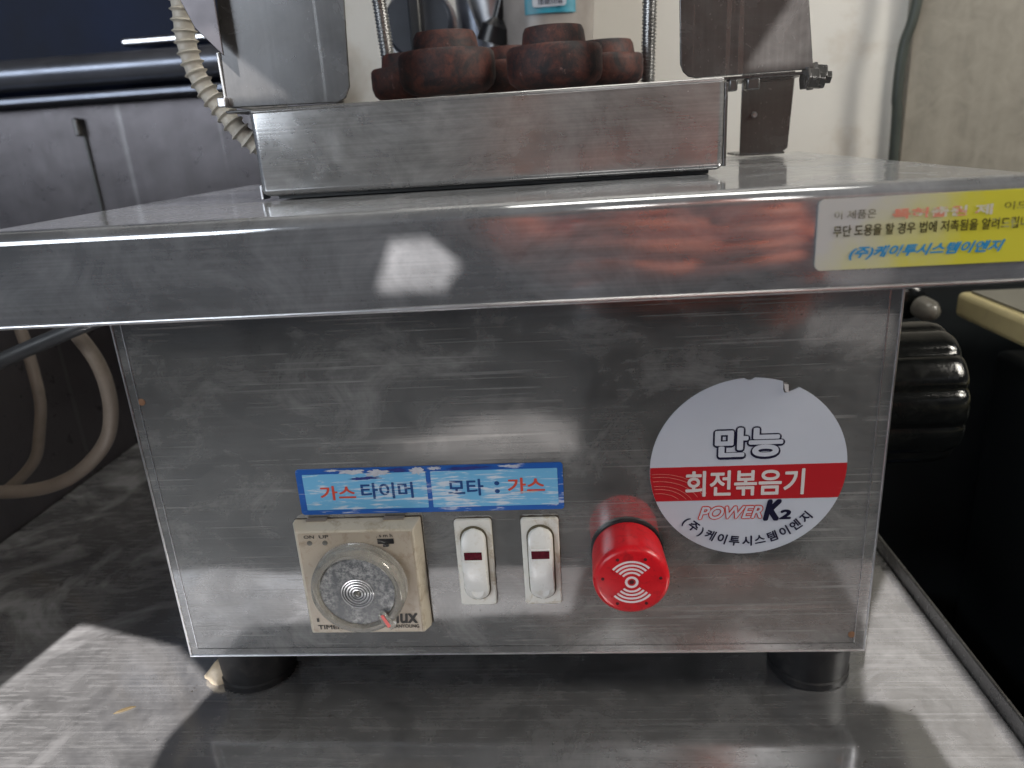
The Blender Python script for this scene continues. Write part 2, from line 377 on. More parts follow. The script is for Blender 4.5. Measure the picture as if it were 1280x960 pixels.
def lettering(name, body, x0, x1, z0, z1, y, mat, parent, bold=0.0, shear=0.0, ref=0.0):
    """flat print fitted to a rectangle on a plane facing the front"""
    me = text_mesh(body, 0, shear)
    xs = [v.co.x for v in me.vertices]; ys = [v.co.y for v in me.vertices]
    me = thick(me, bold)
    a, b, c, d = min(xs) - ref, max(xs) + ref, min(ys) - ref, max(ys) + ref
    for v in me.vertices:
        X, Y, k = v.co
        v.co = (x0 + (X - a) / (b - a) * (x1 - x0), y - k * 2e-6, z0 + (Y - c) / (d - c) * (z1 - z0))
    me.materials.clear(); me.materials.append(mat); me.name = name
    o = bpy.data.objects.new(name, me); C.objects.link(o); attach(o, parent); return o

# ------------------------------------------------------------------ the setting
def plane_obj(name, x0, x1, y0, y1, z, mat):
    bm = bmesh.new(); B(bm, x0, x1, y0, y1, z - .02, z); return struct(finish(name, bm, mat, smooth=False))
plane_obj('floor', -4, 4, -4, 2.2, -.85, M['floor'])
bm = bmesh.new(); B(bm, -.9, .478, .45, .47, -.84, 1.5); struct(finish('wall_back', bm, M['wall'], smooth=False))
bm = bmesh.new(); B(bm, -4, 4, -4.0, -3.9, -.85, 3.2); struct(finish('wall_front', bm, M['room'], smooth=False))
bm = bmesh.new(); B(bm, 2.4, 2.5, -3.9, 2, -.85, 3.2); struct(finish('wall_right', bm, M['room'], smooth=False))
bm = bmesh.new(); B(bm, .4785, 1.6, .436, .452, -.84, 1.5)
o = tag(finish('wall_cladding_panel', bm, M['wallsteel'], smooth=False), 'brownish brushed steel panel covering the wall right of the hanging cord', 'wall panel')
bm = bmesh.new(); tube(bm, [(.480, .425, .42), (.4743, .425, .3034), (.467, .425, .2669), (.4655, .425, .2287), (.4678, .425, .17), (.470, .425, -.2)], .0042, 10)
tag(finish('hanging_cord', bm, M['green_cord']), 'dark green cord hanging down the pale wall behind the tray', 'cord')

# ---- work table
tb = thing('steel_work_table', 'scuffed stainless steel work table that carries the roaster', 'table', (.07, .1, -.85))
bm = bmesh.new(); B(bm, -.2135, .3535, -.107, .445, -.0272, -.025)
finish('table_top', bm, M['table'], tb, bevel=.0008)
bm = bmesh.new(); B(bm, .3536, .3555, -.107, .445, -.06, -.0165)
finish('raised_rim', bm, M['bracket'], tb, bevel=.0006)
bm = bmesh.new(); B(bm, -.2135, .3535, -.1086, -.1071, -.06, -.0252)
finish('front_apron', bm, M['bracket'], tb, bevel=.0004)
for x in (-.19, .33):
    for y in (-.08, .42):
        bm = bmesh.new(); lathe(bm, (x, y, -.849), (0, 0, 1), [(0, .015), (.82, .015)], 20); finish('leg', bm, M['rail'], tb)

# ---- appliance with rails at the back left
ap = thing('steel_appliance', 'dark blurred steel appliance with horizontal rails behind the roaster left side', 'appliance', (-.35, .5, -.85))
bm = bmesh.new(); B(bm, -1.0, -.02, .425, .446, -.845, .268); finish('lower_panel', bm, M['dark_steel'], ap)
bm = bmesh.new(); B(bm, -1.0, -.02, .44, .449, .268, .8); finish('hood', bm, M['bluecloth'], ap)
for x in (-.262, -.42):
    bm = bmesh.new(); B(bm, x, x + .0022, .4225, .4248, -.6, .255); finish('panel_seam', bm, M['cable'], ap)
bm = bmesh.new(); B(bm, -.266, -.261, .417, .424, .240, .256); finish('catch', bm, M['bracket'], ap, bevel=.0015)
bm = bmesh.new(); lathe(bm, (-1, .405, .293), (1, 0, 0), [(0, .013), (.96, .013)], 32); finish('handrail', bm, M['rail'], ap)
bm = bmesh.new(); B(bm, -1.0, -.03, .395, .43, .268, .275); finish('ledge', bm, M['rail'], ap, bevel=.002)
bm = bmesh.new(); B(bm, -.20, -.06, .41, .43, .311, .317); finish('bright_trim', bm, M['edge'], ap, bevel=.002)

bm = bmesh.new(); B(bm, -.2165, -.2142, -.107, .42, -.75, .155)
tag(finish('side_panel', bm, M['dark_steel'], bevel=.0005), 'dark steel side panel standing along the left edge of the table', 'panel')

# ---- hoses below the tray at the left
bm = bmesh.new(); tube(bm, [(-.16, .13, .17), (-.118, .12, .148), (-.1056, .12, .1337), (-.0927, .12, .1095), (-.0905, .12, .085), (-.0975, .12, .062), (-.1144, .12, .0444), (-.1345, .12, .033), (-.160, .12, .0275), (-.20, .12, .028)], .0042, 14)
tag(finish('looped_hose', bm, M['hose']), 'beige hose curving in a big loop left of the roaster housing', 'hose')
bm = bmesh.new(); tube(bm, [(-.170, .17, .16), (-.165, .16, .128), (-.1643, .16, .1055), (-.1655, .16, .073), (-.1725, .16, .050), (-.1794, .16, .0336), (-.19, .16, .022), (-.209, .16, .008)], .0036, 14)
tag(finish('looped_hose', bm, M['hose']), 'thinner dim hose hanging behind the beige loop, by the steel side panel', 'hose')
bm = bmesh.new(); tube(bm, [(-.205, .10, .082), (-.17, .10, .101), (-.134, .10, .1165), (-.103, .10, .1274), (-.0736, .10, .137), (-.03, .11, .150), (.0, .12, .157)], .0042, 14)
tag(finish('power_cable', bm, M['cable']), 'dark grey cable crossing above the hoses under the tray', 'cable')

# ---- dark cabinet and board at the right
bm = bmesh.new(); B(bm, .40, 1.3, .335, .434, -.845, .10)
cb = tag(finish('dark_cabinet', bm, M['dark'], bevel=.004), 'black cabinet in shade behind the cream board at right', 'cabinet')
bm = bmesh.new(); B(bm, .52, 1.1, -.3, .325, -.845, .030)
tag(finish('kitchen_unit', bm, M['dark'], bevel=.006), 'dark kitchen unit standing beside the table at right', 'cabinet')
bm = bmesh.new(); B(bm, .385, .50, .10, .325, -.845, -.20)
tag(finish('gas_canister_box', bm, M['bluecloth'], bevel=.02, segs=4), 'dark blue plastic box in the shade beyond the table rim', 'box')
sl = thing('cream_board', 'cream edged board with grey top jutting in at right', 'board', (.62, .1, .0655))
bm = bmesh.new(); B(bm, .472, .85, -.2, .3, .0655, .0845); finish('edge_band', bm, M['slab'], sl, bevel=.004, segs=4)
bm = bmesh.new(); B(bm, .479, .845, -.193, .293, .0848, .0862); finish('top_sheet', bm, M['slabtop'], sl)
vl = thing('gas_valve', 'small black gas valve with grey tip behind the ribbed knob', 'valve', (.43, .335, .06))
bm = bmesh.new(); lathe(bm, (.43, .334, .082), (0, -1, 0), [(0, .020), (.02, .020), (.024, .014), (.05, .013), (.053, .009)], 28); finish('valve_body', bm, M['black_plastic'], vl)
bm = bmesh.new(); lathe(bm, (.436, .278, .080), (.3, -1, -.2), [(0, .008), (.010, .008), (.015, .005), (.017, 0)], 24); finish('valve_tip', bm, M['dot'], vl)
for k, (x, z) in enumerate(((.410, .058), (.423, .058))):
    bm = bmesh.new(); lathe(bm, (x, .334, z), (0, -1, 0), [(0, .003), (.006, .003), (.008, 0)], 14); finish('screw', bm, M['zinc'], vl)
bm = bmesh.new(); tube(bm, [(.60, .12, .0), (.51, .10, .020), (.492, .09, .035), (.50, .08, .052), (.56, .08, .058)], .010, 14)
tag(finish('grey_pipe', bm, M['conduit']), 'short bent grey pipe under the cream board at right edge', 'pipe')
bm = bmesh.new(); lathe(bm, (.483, .16, .065), (0, 0, -1), [(0, .003), (.009, .003), (.011, .002), (.012, 0)], 14)
tag(finish('board_screw', bm, M['zinc']), 'bright small screw under the cream board', 'screw')

# ---- clutter behind the burners
bt = thing('plastic_bottle', 'blurred grey bottle with teal and white label behind the burners', 'bottle', (.172, .36, .10))
bm = bmesh.new(); lathe(bm, (.172, .36, .10), (0, 0, 1), [(0, .030), (.01, .034), (.185, .034), (.21, .036), (.32, .036), (.34, .02), (.37, .016)], 40); finish('bottle_body', bm, M['bottle'], bt)
bm = bmesh.new(); av = [[bm.verts.new((.172 + .0366 * math.sin(R(a)), .36 - .0366 * math.cos(R(a)), z)) for z in (.299, .36)] for a in range(-26, 37, 3)]
for p_, q_ in zip(av, av[1:]): bm.faces.new((p_[0], q_[0], q_[1], p_[1]))
finish('label_sleeve', bm, M['teal'], bt, solid=.0004)
bm = bmesh.new(); poly_prism(bm, rrect(.1615, .186, .303, .345, .002), .3222, .3225); ls = finish('label_paper', bm, M['paper'], bt)
bm = bmesh.new()
for k in range(11): B(bm, .166 + k * .0016, .166 + k * .0016 + random.choice((.0005, .0009)), .3218, .3221, .3045, .3095)
finish('barcode', bm, M['navy'], bt, smooth=False)
bm = bmesh.new(); lathe(bm, (.071, .372, .302), (0, -1, .1), [(0, .026), (.004, .027), (.014, .0265), (.017, .024), (.017, 0)], 40)
kn = thing('range_knob', 'round dark blue grey knob with black grip bar behind left rod', 'knob', (.071, .38, .302)); finish('knob_body', bm, plain('slate_knob', (.03, .036, .05), .3), kn)
bm = bmesh.new(); B(bm, .067, .0765, .340, .356, .276, .329); finish('grip_bar', bm, M['phone'], kn, bevel=.002)
bm = bmesh.new(); lathe(bm, (.071, .3725, .302), (0, 1, 0), [(0, .029), (.004, .029)], 40); finish('bezel', bm, M['edge'], kn)
ut = thing('steel_ladle_rack', 'blurred shiny steel utensils leaning behind the burners', 'utensils', (.12, .38, .15))
bm = bmesh.new(); lathe(bm, (.108, .39, .20), (.1, 0, 1), [(0, .012), (.09, .018), (.13, .024), (.2, .026)], 30); finish('ladle_bowl', bm, M['rail'], ut)
bm = bmesh.new(); lathe(bm, (.134, .372, .20), (-.06, 0, 1), [(0, .004), (.09, .010), (.12, .018), (.2, .019)], 30); finish('funnel', bm, M['edge'], ut)
bm = bmesh.new(); lathe(bm, (.128, .352, .285), (.35, -.1, 1), [(0, .012), (.012, .011), (.018, .004), (.07, .004)], 24); finish('handle_tip', bm, M['phone'], ut)

# ------------------------------------------------------------------ the machine
RX = thing('rotary_roaster', 'stainless steel rotary roaster base with timer, switches, red buzzer and burner tray', 'roaster', (.15, .1, -.025))
hb = bmesh.new(); B(hb, 0, .30, 0, .215, 0, .1955)
housing = finish('housing', hb, M['panel'], RX, bevel=.0009, segs=3)
bm = bmesh.new()
B(bm, .00445, .00475, -.00025, .0002, .0046, .163)
finish('seam_line', bm, M['edge'], housing, smooth=False)
bm = bmesh.new(); B(bm, .29455, .2949, -.00025, .0002, .0046, .163); finish('seam_line', bm, M['edge'], housing, smooth=False)
bm = bmesh.new(); B(bm, .0046, .2946, -.00020, .0002, .0042, .0044); finish('seam_line', bm, M['bracket'], housing, smooth=False)
bm = bmesh.new(); B(bm, .0004, .2996, -.0006, .0001, .0001, .0009); finish('bottom_edge', bm, M['edge'], housing, bevel=.0002)
for x in (.0004, .2988):
    bm = bmesh.new(); B(bm, x, x + .0008, -.0005, .0001, .001, .163); finish('corner_edge', bm, M['edge'], housing, bevel=.0002)
for (x, z) in ((.0058, .1245), (.2935, .0085)):
    bm = bmesh.new(); lathe(bm, (x, .0001, z), (0, -1, 0), [(0, .0016), (.0003, .0015), (.0005, 0)], 14); finish('weld_spot', bm, M['rustybolt'], housing)
# feet
for (x, y) in ((.0205, .0215), (.2838, .0215), (.0205, .193), (.2838, .193)):
    bm = bmesh.new(); lathe(bm, (x, y, -.0250), (0, 0, 1), [(0, .0165), (.0006, .0177), (.0035, .0179), (.0042, .0172), (.0200, .0181), (.0206, .0189), (.0232, .0189), (.0238, .0176), (.0249, .0176)], 48)
    finish('rubber_foot', bm, M['black_rubber'], RX)

# tray with folded lip
bm = bmesh.new(); v = B(bm, -.0262, .3262, -.03, .212, .1645, .1969)
for f in list(bm.faces):
    if all(abs(x.co.z - .1645) < 1e-6 for x in f.verts): bm.faces.remove(f)
ed = [e for e in bm.edges if not all(abs(x.co.z - .1645) < 1e-6 for x in e.verts)]
bmesh.ops.bevel(bm, geom=ed, offset=.0048, segments=6, affect='EDGES', profile=.5)
bmesh.ops.subdivide_edges(bm, edges=[e for e in bm.edges if abs(e.verts[0].co.x - e.verts[1].co.x) > .25], cuts=24)
for vv in bm.verts:                        # slightly dented, hand-folded sheet
    if vv.co.y < -.02:
        vv.co.y -= .0009 * mnoise(Vector((vv.co.x * 9, 0, 3))); vv.co.z += .0007 * mnoise(Vector((vv.co.x * 7, 2, 0)))
tray = finish('tray', bm, M['tray'], RX, solid=.0012)
bm = bmesh.new(); lathe(bm, (-.0258, -.0296, .1643), (1, 0, 0), [(0, .0009), (.3516, .0009)], 12)
finish('lip_hem', bm, M['edge'], tray)
# burner box
bm = bmesh.new(); B(bm, .0506, .2439, .0465, .20, .1988, .2332)
for f in list(bm.faces):
    if all(x.co.z > .233 for x in f.verts): bm.faces.remove(f)
ed = [e for e in bm.edges if not all(x.co.z > .233 for x in e.verts)]
bmesh.ops.bevel(bm, geom=ed, offset=.0028, segments=5, affect='EDGES', profile=.5)
bb = finish('burner_box', bm, M['burnerbox'], RX, solid=.0012)
bm = bmesh.new(); B(bm, .0516, .2433, .0462, .0500, .2318, .2338); finish('rolled_top', bm, M['burnerbox'], bb, bevel=.0009, segs=3)
bm = bmesh.new(); B(bm, .056, .239, .052, .19, .1973, .1986); finish('burner_box_base', bm, M['dark'], bb)
bm = bmesh.new(); B(bm, .2438, .2452, .048, .055, .2, .232); finish('box_side_flange', bm, M['bracket'], bb, bevel=.0004)
bm = bmesh.new(); B(bm, .0475, .0486, .060, .19, .2045, .2345); finish('left_stand', bm, M['bracket'], bb, bevel=.0003)
bm = bmesh.new(); B(bm, .0487, .0560, .060, .19, .2045, .2056); finish('left_stand_foot', bm, M['bracket'], bb, bevel=.0003)
bm = bmesh.new(); B(bm, .0488, .0500, .050, .058, .1975, .2035); finish('left_clip', bm, M['edge'], bb, bevel=.0003)

# burners
def burner(cx, cy, z0, r, h, hub, hh, seed):
    bm = bmesh.new()
    pr = [(0, r * .62), (.0012, r * .80), (.004, r * .95), (.0075, r), (h * .80, r), (h * .94, r * .985), (h, r * .94), (h + .0004, hub * 1.06), (h + hh * .75, hub), (h + hh, hub * .93), (h + hh, hub * .5), (h + hh - .003, hub * .48), (h + hh - .003, 0)]
    lathe(bm, (cx, cy, z0), (0, 0, 1), pr, 56, lambda t, q: 1 + .004 * mnoise(Vector((3 * math.cos(t) + seed, 3 * math.sin(t), q * 150))))
    return finish('burner_head', bm, M['iron'], RX)
for a in ((.1223, .135, .2385, .0245, .0205, .0158, .0088, 1), (.1768, .133, .2375, .0240, .0200, .0152, .0088, 5), (.0962, .170, .238, .0215, .0175, .0145, .0072, 9),
          (.2035, .168, .238, .0210, .0165, .0155, .0072, 14), (.150, .196, .2385, .0215, .019, .0145, .0075, 21)):
    b_ = burner(*a)
    bm = bmesh.new(); lathe(bm, (a[0], a[1], .2), (0, 0, 1), [(0, .010), (a[2] - .2 + .002, .010)], 20); finish('burner_stem', bm, M['zinc'], b_)

# threaded rods
for (x0, z0, x1, z1) in ((.0850, .20, .0790, .33), (.2275, .20, .2310, .33)):
    bm = bmesh.new(); a = Vector((x0, .186, z0)); b = Vector((x1, .18, z1)); L = (b - a).length
    n = int(L / .00045); prof = []
    for k in range(n): prof.append((k * L / n, .0041 if (k % 4) in (0, 1) else .0034))
    lathe(bm, a, b - a, prof, 20); finish('threaded_rod', bm, M['zinc'], RX)

# left carrier plate
bm = bmesh.new(); poly_prism(bm, [(.0290, .2368), (.0800, .2358), (.0835, .2375), (.0860, .2420), (.0900, .305), (.0355, .31), (.0300, .262)], .078, .0793)
lp = finish('left_carrier_plate', bm, M['bracket'], RX, bevel=.0004)
bm = bmesh.new(); poly_prism(bm, [(.0100, .305), (.0240, .2690), (.0345, .2575), (.0350, .31)], .070, .0712); finish('hood_flap', bm, M['dark_steel'], lp, bevel=.0003)
bm = bmesh.new(); B(bm, .0278, .0290, .078, .16, .2370, .2600); finish('side_fold', bm, M['burnerbox'], lp, bevel=.0003)
bm = bmesh.new(); B(bm, .0270, .080, .0795, .15, .2345, .2357); finish('bottom_fold', bm, M['bracket'], lp, bevel=.0003)
bm = bmesh.new(); B(bm, .0262, .0300, .074, .0778, .2370, .2412); finish('fold_tab', bm, M['edge'], lp, bevel=.0005)
# right carrier plate
bm = bmesh.new(); poly_prism(bm, [(.2325, .31), (.2338, .2430), (.2352, .2395), (.2378, .2373), (.2410, .2366), (.2930, .2370), (.2835, .31)], .098, .0993)
rp = finish('right_carrier_plate', bm, M['bracket'], RX, bevel=.0004)
bm = bmesh.new(); B(bm, .2410, .2935, .0995, .15, .2350, .2363); finish('bottom_fold', bm, M['bracket'], rp, bevel=.0003)
# right bracket
bm = bmesh.new(); poly_prism(bm, [(.2780, .2405), (.2780, .2000), (.2782, .1990), (.3005, .1985), (.3040, .2010), (.3060, .2405)], .170, .1715)
rb = finish('right_bracket', bm, M['bracket'], RX, bevel=.0003)
bm = bmesh.new(); B(bm, .2782, .3030, .1716, .205, .1980, .1992); finish('bracket_foot', bm, M['bracket'], rb, bevel=.0003)
bm = bmesh.new(); lathe(bm, (.285, .1698, .2195), (0, -1, 0), [(0, .0017), (.0012, .0012), (.0015, 0)], 14); finish('rivet', bm, M['edge'], rb)
for (x, y, z, ax, s) in ((.2950, .108, .2345, (1, 0, -.12), 1.0), (.2890, .0985, .2335, (1, .1, -.1), .8)):
    bm = bmesh.new(); lathe(bm, (x, y, z), ax, [(0, .0068 * s), (.0012, .0068 * s), (.0014, .0058 * s), (.0058, .0058 * s), (.0062, .0052 * s), (.0062, .003), (.009, .003)], 6); o = finish('hex_bolt', bm, M['bracket'], RX, bevel=.0003)
for (x0, x1) in ((.2560, .2600), (.2640, .2700)):
    bm = bmesh.new(); B(bm, x0, x1, .0985, .106, .2300, .2352); finish('bolt_nut', bm, M['bracket'], rp, bevel=.0008)
bm = bmesh.new(); lathe(bm, (.2455, .12, .2068), (1, 0, 0), [(0, .0016), (.007, .0016), (.0072, .0024), (.010, .0024), (.0104, .0018)], 12); finish('screw_stub', bm, M['rustybolt'], RX)

# corrugated conduit
bm = bmesh.new()
def corr(s):
    u = (s % .0046) / .0046
    base = .0056 - min(s, .07) * .02
    return base + (.0014 * math.exp(-((u - .5) / .13) ** 2))
tube(bm, [(.0045, .10, .33), (.0050, .10, .300), (.0062, .10, .2853), (.0050, .10, .2690), (.0068, .10, .2550), (.0120, .10, .2440), (.0175, .10, .2360), (.0240, .10, .2265), (.034, .105, .216)], corr, 20, 46)
finish('corrugated_conduit', bm, M['conduit'], RX)

# side knob
bm = bmesh.new()
lob = lambda t, h: 1 - .06 * (1 - abs(math.cos(t * 6 + .6))) ** 2
lathe(bm, (.3012, .0765, .0885), (1, 0, 0), [(0, .034), (.0455, .034), (.0495, .0332), (.0522, .0312), (.0535, .028), (.0535, .012), (.050, .011), (.050, 0)], 180, lob)
finish('side_knob', bm, M['black_plastic'], RX)

# ---- timer
tm_ = bmesh.new()
a = [(.0608, .0175), (.1146, .0175), (.1146, .0698), (.0608, .0698)]; b = [(.0636, .0188), (.1129, .0188), (.1129, .0685), (.0636, .0685)]
va = [tm_.verts.new((x, -.0001, z)) for x, z in a]; vm = [tm_.verts.new((x, -.0030, z)) for x, z in a]; vb = [tm_.verts.new((x, -.0088, z)) for x, z in b]
tm_.faces.new(va[::-1]); tm_.faces.new(vb)
for p, q in ((va, vm), (vm, vb)):
    for k in range(4): tm_.faces.new((p[k], p[(k + 1) % 4], q[(k + 1) % 4], q[k]))
timer = finish('timer', tm_, M['cream'], RX, bevel=.0006, segs=3)
bm = bmesh.new(); poly_prism(bm, rrect(.0646, .1120, .0196, .0677, .0006), -.0092, -.0087); finish('timer_face', bm, M['timerface'], timer, smooth=False)
for x in (.0665, .0995):
    bm = bmesh.new(); B(bm, x, x + .0085, -.0030, -.0006, .0695, .0705); finish('clip_slot', bm, plain('clip_grey', (.20, .17, .14), .5), timer)
Y = -.0094
lettering('printed_on', 'ON', .0672, .0715, .0656, .0671, Y, M['timerink'], timer, .012)
lettering('printed_up', 'UP', .0736, .0776, .0656, .0671, Y, M['timerink'], timer, .012)
lettering('printed_units', '. s m h', .0975, .1042, .0656, .0671, Y, M['timerink'], timer, .02)
lettering('printed_timer', 'TIMER', .0668, .0775, .0212, .0232, Y, M['timerink'], timer, .02)
lettering('printed_model', '1', .0668, .0676, .0250, .0268, Y, M['timerink'], timer, .01)
lettering('printed_logo', 'nux', .0992, .1105, .0240, .0285, Y, M['timerink'], timer, .03, .12)
lettering('printed_maker', 'HANYOUNG', .0992, .1108, .0215, .0232, Y, M['timerink'], timer, .02)
for x in (.0692, .0757):
    bm = bmesh.new(); lathe(bm, (x, -.0091, .0634), (0, -1, 0), [(0, .0011), (.0003, .0011), (.0005, 0)], 16); finish('indicator_lamp', bm, M['dot'], timer)
bm = bmesh.new(); B(bm, .0978, .1045, -.0095, -.0091, .0625, .0648); B(bm, .0999, .1022, -.0097, -.0091, .0612, .0626); finish('range_slider', bm, M['phone'], timer, smooth=False)
# dial: ribbed clear ring, scuffed disc, engraved rings, pointer notch
DX, DZ = .0884, .0437
bm = bmesh.new()
nn = 240
lathe(bm, (DX, -.0096, DZ), (0, -1, 0), [(0, .0198), (.0048, .0196), (.0066, .0192), (.0074, .0184), (.0074, .0166), (.0060, .0160), (.0014, .0160), (.0014, .0120), (0, .012)], nn, lambda t, h: (1 + (.007 if int(t / (2 * math.pi) * nn + .5) % 2 else -.007)) if h < .005 else 1)
dial = finish('dial_ring', bm, M['clear'], timer)
bm = bmesh.new(); lathe(bm, (DX, -.0098, DZ), (0, -1, 0), [(0, .0157), (.0054, .0157), (.0056, .0155), (.0056, 0)], 72); finish('dial_disc', bm, M['disc'], timer)
for r in (.0020, .0032, .0044, .0056, .0066):
    bm = bmesh.new()
    P = [Vector((DX + r * math.cos(k * math.pi / 24), -.0156, DZ - .0006 + r * math.sin(k * math.pi / 24))) for k in range(49)]
    tube(bm, P, .00028 if r > .005 else .00038, 6, 0); finish('engraved_ring', bm, M['clear_edge'] if 'clear_edge' in M else M['edge'], timer)
bm = bmesh.new(); lathe(bm, (DX, -.0154, DZ - .0006), (0, -1, 0), [(0, .0015), (.0008, .0010), (.001, 0)], 20); finish('dial_centre', bm, M['dot'], timer)
bm = bmesh.new(); poly_prism(bm, [(DX + .0078, DZ - .0100), (DX + .0105, DZ - .0090), (DX + .0118, DZ - .0108), (DX + .0150, DZ - .0150), (DX + .0128, DZ - .0172), (DX + .0090, DZ - .0142)], -.0176, -.0158); finish('pointer_notch', bm, M['clear'], timer, bevel=.0003)
bm = bmesh.new(); poly_prism(bm, [(DX + .0090, DZ - .0100), (DX + .0101, DZ - .0094), (DX + .0128, DZ - .0150), (DX + .0116, DZ - .0158)], -.0179, -.0177); finish('red_pointer', bm, plain('pointer_red', (.75, .10, .09), .4), timer, smooth=False)

# ---- rocker switches
for (cx, lab) in ((.1363, 'switch with brown stains on plate, next to the timer'), (.1640, 'cleaner switch, next to the buzzer')):
    bm = bmesh.new(); poly_prism(bm, rrect(cx - .0078, cx + .0078, .0272, .0684, .0014), -.0022, -.0001)
    sw = finish('rocker_switch', bm, M['white_plastic'], RX, bevel=.0006, segs=3); sw['label'] = lab
    bm = bmesh.new(); poly_prism(bm, rrect(cx - .0057, cx + .0057, .0303, .0658, .0056, 10), -.0025, -.0023); finish('rocker_slot', bm, plain('slot_brown', (.10, .085, .05), .6), sw, smooth=False)
    # rocker: tilted body, top pressed in, hump below
    bm = bmesh.new(); out = rrect(cx - .0046, cx + .0046, .0312, .0648, .0045, 10)
    def yy(z): 
        t = (z - .0312) / .0336
        return -.0034 - .0046 * max(0, 1 - ((t - .60) / .62) ** 2) if t < .60 else -.0080 + .0047 * ((t - .60) / .40) ** 1.6
    NZ = 26; rows = []
    for k in range(NZ + 1):
        z = .0312 + .0336 * k / NZ; r = .0050
        dz = max(0, (.0312 + r) - z, z - (.0648 - r)); hw = .0051 - r + math.sqrt(max(0, r * r - dz * dz)); hw = max(hw, .0006)
        row = []
        for (fx, fy) in ((-1, 0), (-1, .75), (-.93, .93), (-.8, 1), (-.3, 1.03), (.3, 1.03), (.8, 1), (.93, .93), (1, .75), (1, 0)):
            row.append(bm.verts.new((cx + hw * fx, -.0023 + (yy(z) + .0023) * fy, z)))
        rows.append(row)
    for p, q in zip(rows, rows[1:]):
        for k in range(9): bm.faces.new((p[k], p[k + 1], q[k + 1], q[k]))
    bm.faces.new(rows[0]); bm.faces.new(rows[-1][::-1])
    finish('rocker', bm, M['rocker'], sw)
    wz = .0548
    bm = bmesh.new(); B(bm, cx - .0037, cx + .0037, yy(wz) - .0006, yy(wz) + .001, wz - .0018, wz + .0018)
    finish('indicator_window', bm, M['lens'], sw, bevel=.0002)
    bm = bmesh.new(); B(bm, cx - .0041, cx + .0041, yy(wz) - .0003, yy(wz) + .001, wz - .0022, wz + .0022); finish('window_frame', bm, M['rocker'], sw, bevel=.0003)
    bm = bmesh.new(); lathe(bm, (cx + .0004, yy(.0362) - .00005, .0362), (0, -1, .12), [(0, .0027), (.00025, .0025), (.00012, .0019), (-.0001, 0)], 28); finish('thumb_dimple', bm, M['rocker'], sw)

# ---- buzzer
BX, BZ = .1995, .0514
bm = bmesh.new(); lathe(bm, (BX, -.0002, BZ), (0, -1, 0), [(.0008, .0142), (.004, .0145), (.0195, .0149), (.0212, .0146), (.0222, .0136), (.0225, .0125), (.0225, 0)], 72)
bz = finish('alarm_buzzer', bm, M['red'], RX)
bm = bmesh.new(); lathe(bm, (BX, -.0001, BZ), (0, -1, 0), [(0, .0150), (.0016, .0150), (.0018, .0145)], 64); finish('gasket', bm, M['gasket'], bz)
bm = bmesh.new(); FY = -.02285
def arcband(bm, r0, r1, a0, a1, n=26, cz=0):
    A = []; Bq = []
    for k in range(n + 1):
        a = R(a0 + (a1 - a0) * k / n); A.append(bm.verts.new((BX + r0 * math.cos(a), FY, BZ + cz + r0 * math.sin(a)))); Bq.append(bm.verts.new((BX + r1 * math.cos(a), FY, BZ + cz + r1 * math.sin(a))))
    for k in range(n): bm.faces.new((A[k], A[k + 1], Bq[k + 1], Bq[k]))
for r in (.0042, .0058, .0074, .0090):
    arcband(bm, r - .0007 * .62, r + .0007 * .62, 42, 142); arcband(bm, r - .0007 * .62, r + .0007 * .62, 222, 322)
arcband(bm, .0016, .0026, 0, 360, 40)
finish('sound_wave_symbol', bm, M['whiteprint'], bz, smooth=False)
bm = bmesh.new()
for (r, a) in ((.0112, 118), (.0112, 62), (.0112, 172), (.0112, 8), (.0112, 240), (.0112, 300)):
    lathe(bm, (BX + r * math.cos(R(a)), -.0226, BZ + r * math.sin(R(a))), (0, -1, 0), [(0, .0007), (.0003, .0006)], 12)
lathe(bm, (BX, -.0226, BZ), (0, -1, 0), [(0, .0010), (.0003, .0009)], 16)
finish('sound_holes', bm, M['hole'], bz)

def grime(parent, x0, x1, z0, z1, seed):
    bm = bmesh.new(); P = rrect(x0, x1, z0, z1, .001, 3); Q = []
    for (x, z), (x2, z2) in zip(P, P[1:] + P[:1]):
        for k in range(14):
            t = k / 14; a, b = x + (x2 - x) * t, z + (z2 - z) * t
            d = Vector((a - (x0 + x1) / 2, b - (z0 + z1) / 2)).normalized(); w_ = .00055 * max(0, mnoise(Vector((a * 420, b * 420, seed))) + .25)
            Q.append((a + d.x * w_, b + d.y * w_))
    poly_prism(bm, Q, -.00022, -.0001); finish('grime_edge', bm, plain('brown_grime', (.055, .045, .032), .6, dirt=(.16, .13, .09), dscale=300), parent, smooth=False)
grime(timer, .0607, .1149, .0173, .0699, 3)
for ob in [o for o in RX.children if o.name.startswith('rocker_switch')]:
    cx = (min(v.co.x for v in ob.data.vertices) + max(v.co.x for v in ob.data.vertices)) / 2
    grime(ob, cx - .0079, cx + .0079, .0271, .0685, cx * 90)
# ---- sign strip
bm = bmesh.new(); poly_prism(bm, rrect(.0644, .1744, .0717, .0926, .0014), -.00035, -.0001); sg = finish('control_sign', bm, M['signblue'], RX, smooth=False)
for (x0, x1) in ((.0671, .1186), (.1206, .1722)):
    bm = bmesh.new(); poly_prism(bm, rrect(x0, x1, .0739, .0902, .0002, 1), -.0005, -.00036); finish('sign_panel', bm, M['signlight'], sg, smooth=False)
Y = -.0006
lettering('sign_letters', '가스', .0738, .0885, .0785, .0848, Y, M['inkred'], sg, .022)
lettering('sign_letters', '타이머', .0912, .1127, .0787, .0857, Y, M['inkblue'], sg, .022)
lettering('sign_letters', '모타', .1275, .1418, .0790, .0862, Y, M['inkblue'], sg, .022)
lettering('sign_letters', ':', .1468, .1482, .0800, .0848, Y, M['inkblue'], sg, .03)
lettering('sign_letters', '가스', .1520, .1668, .0795, .0862, Y, M['inkred'], sg, .022)

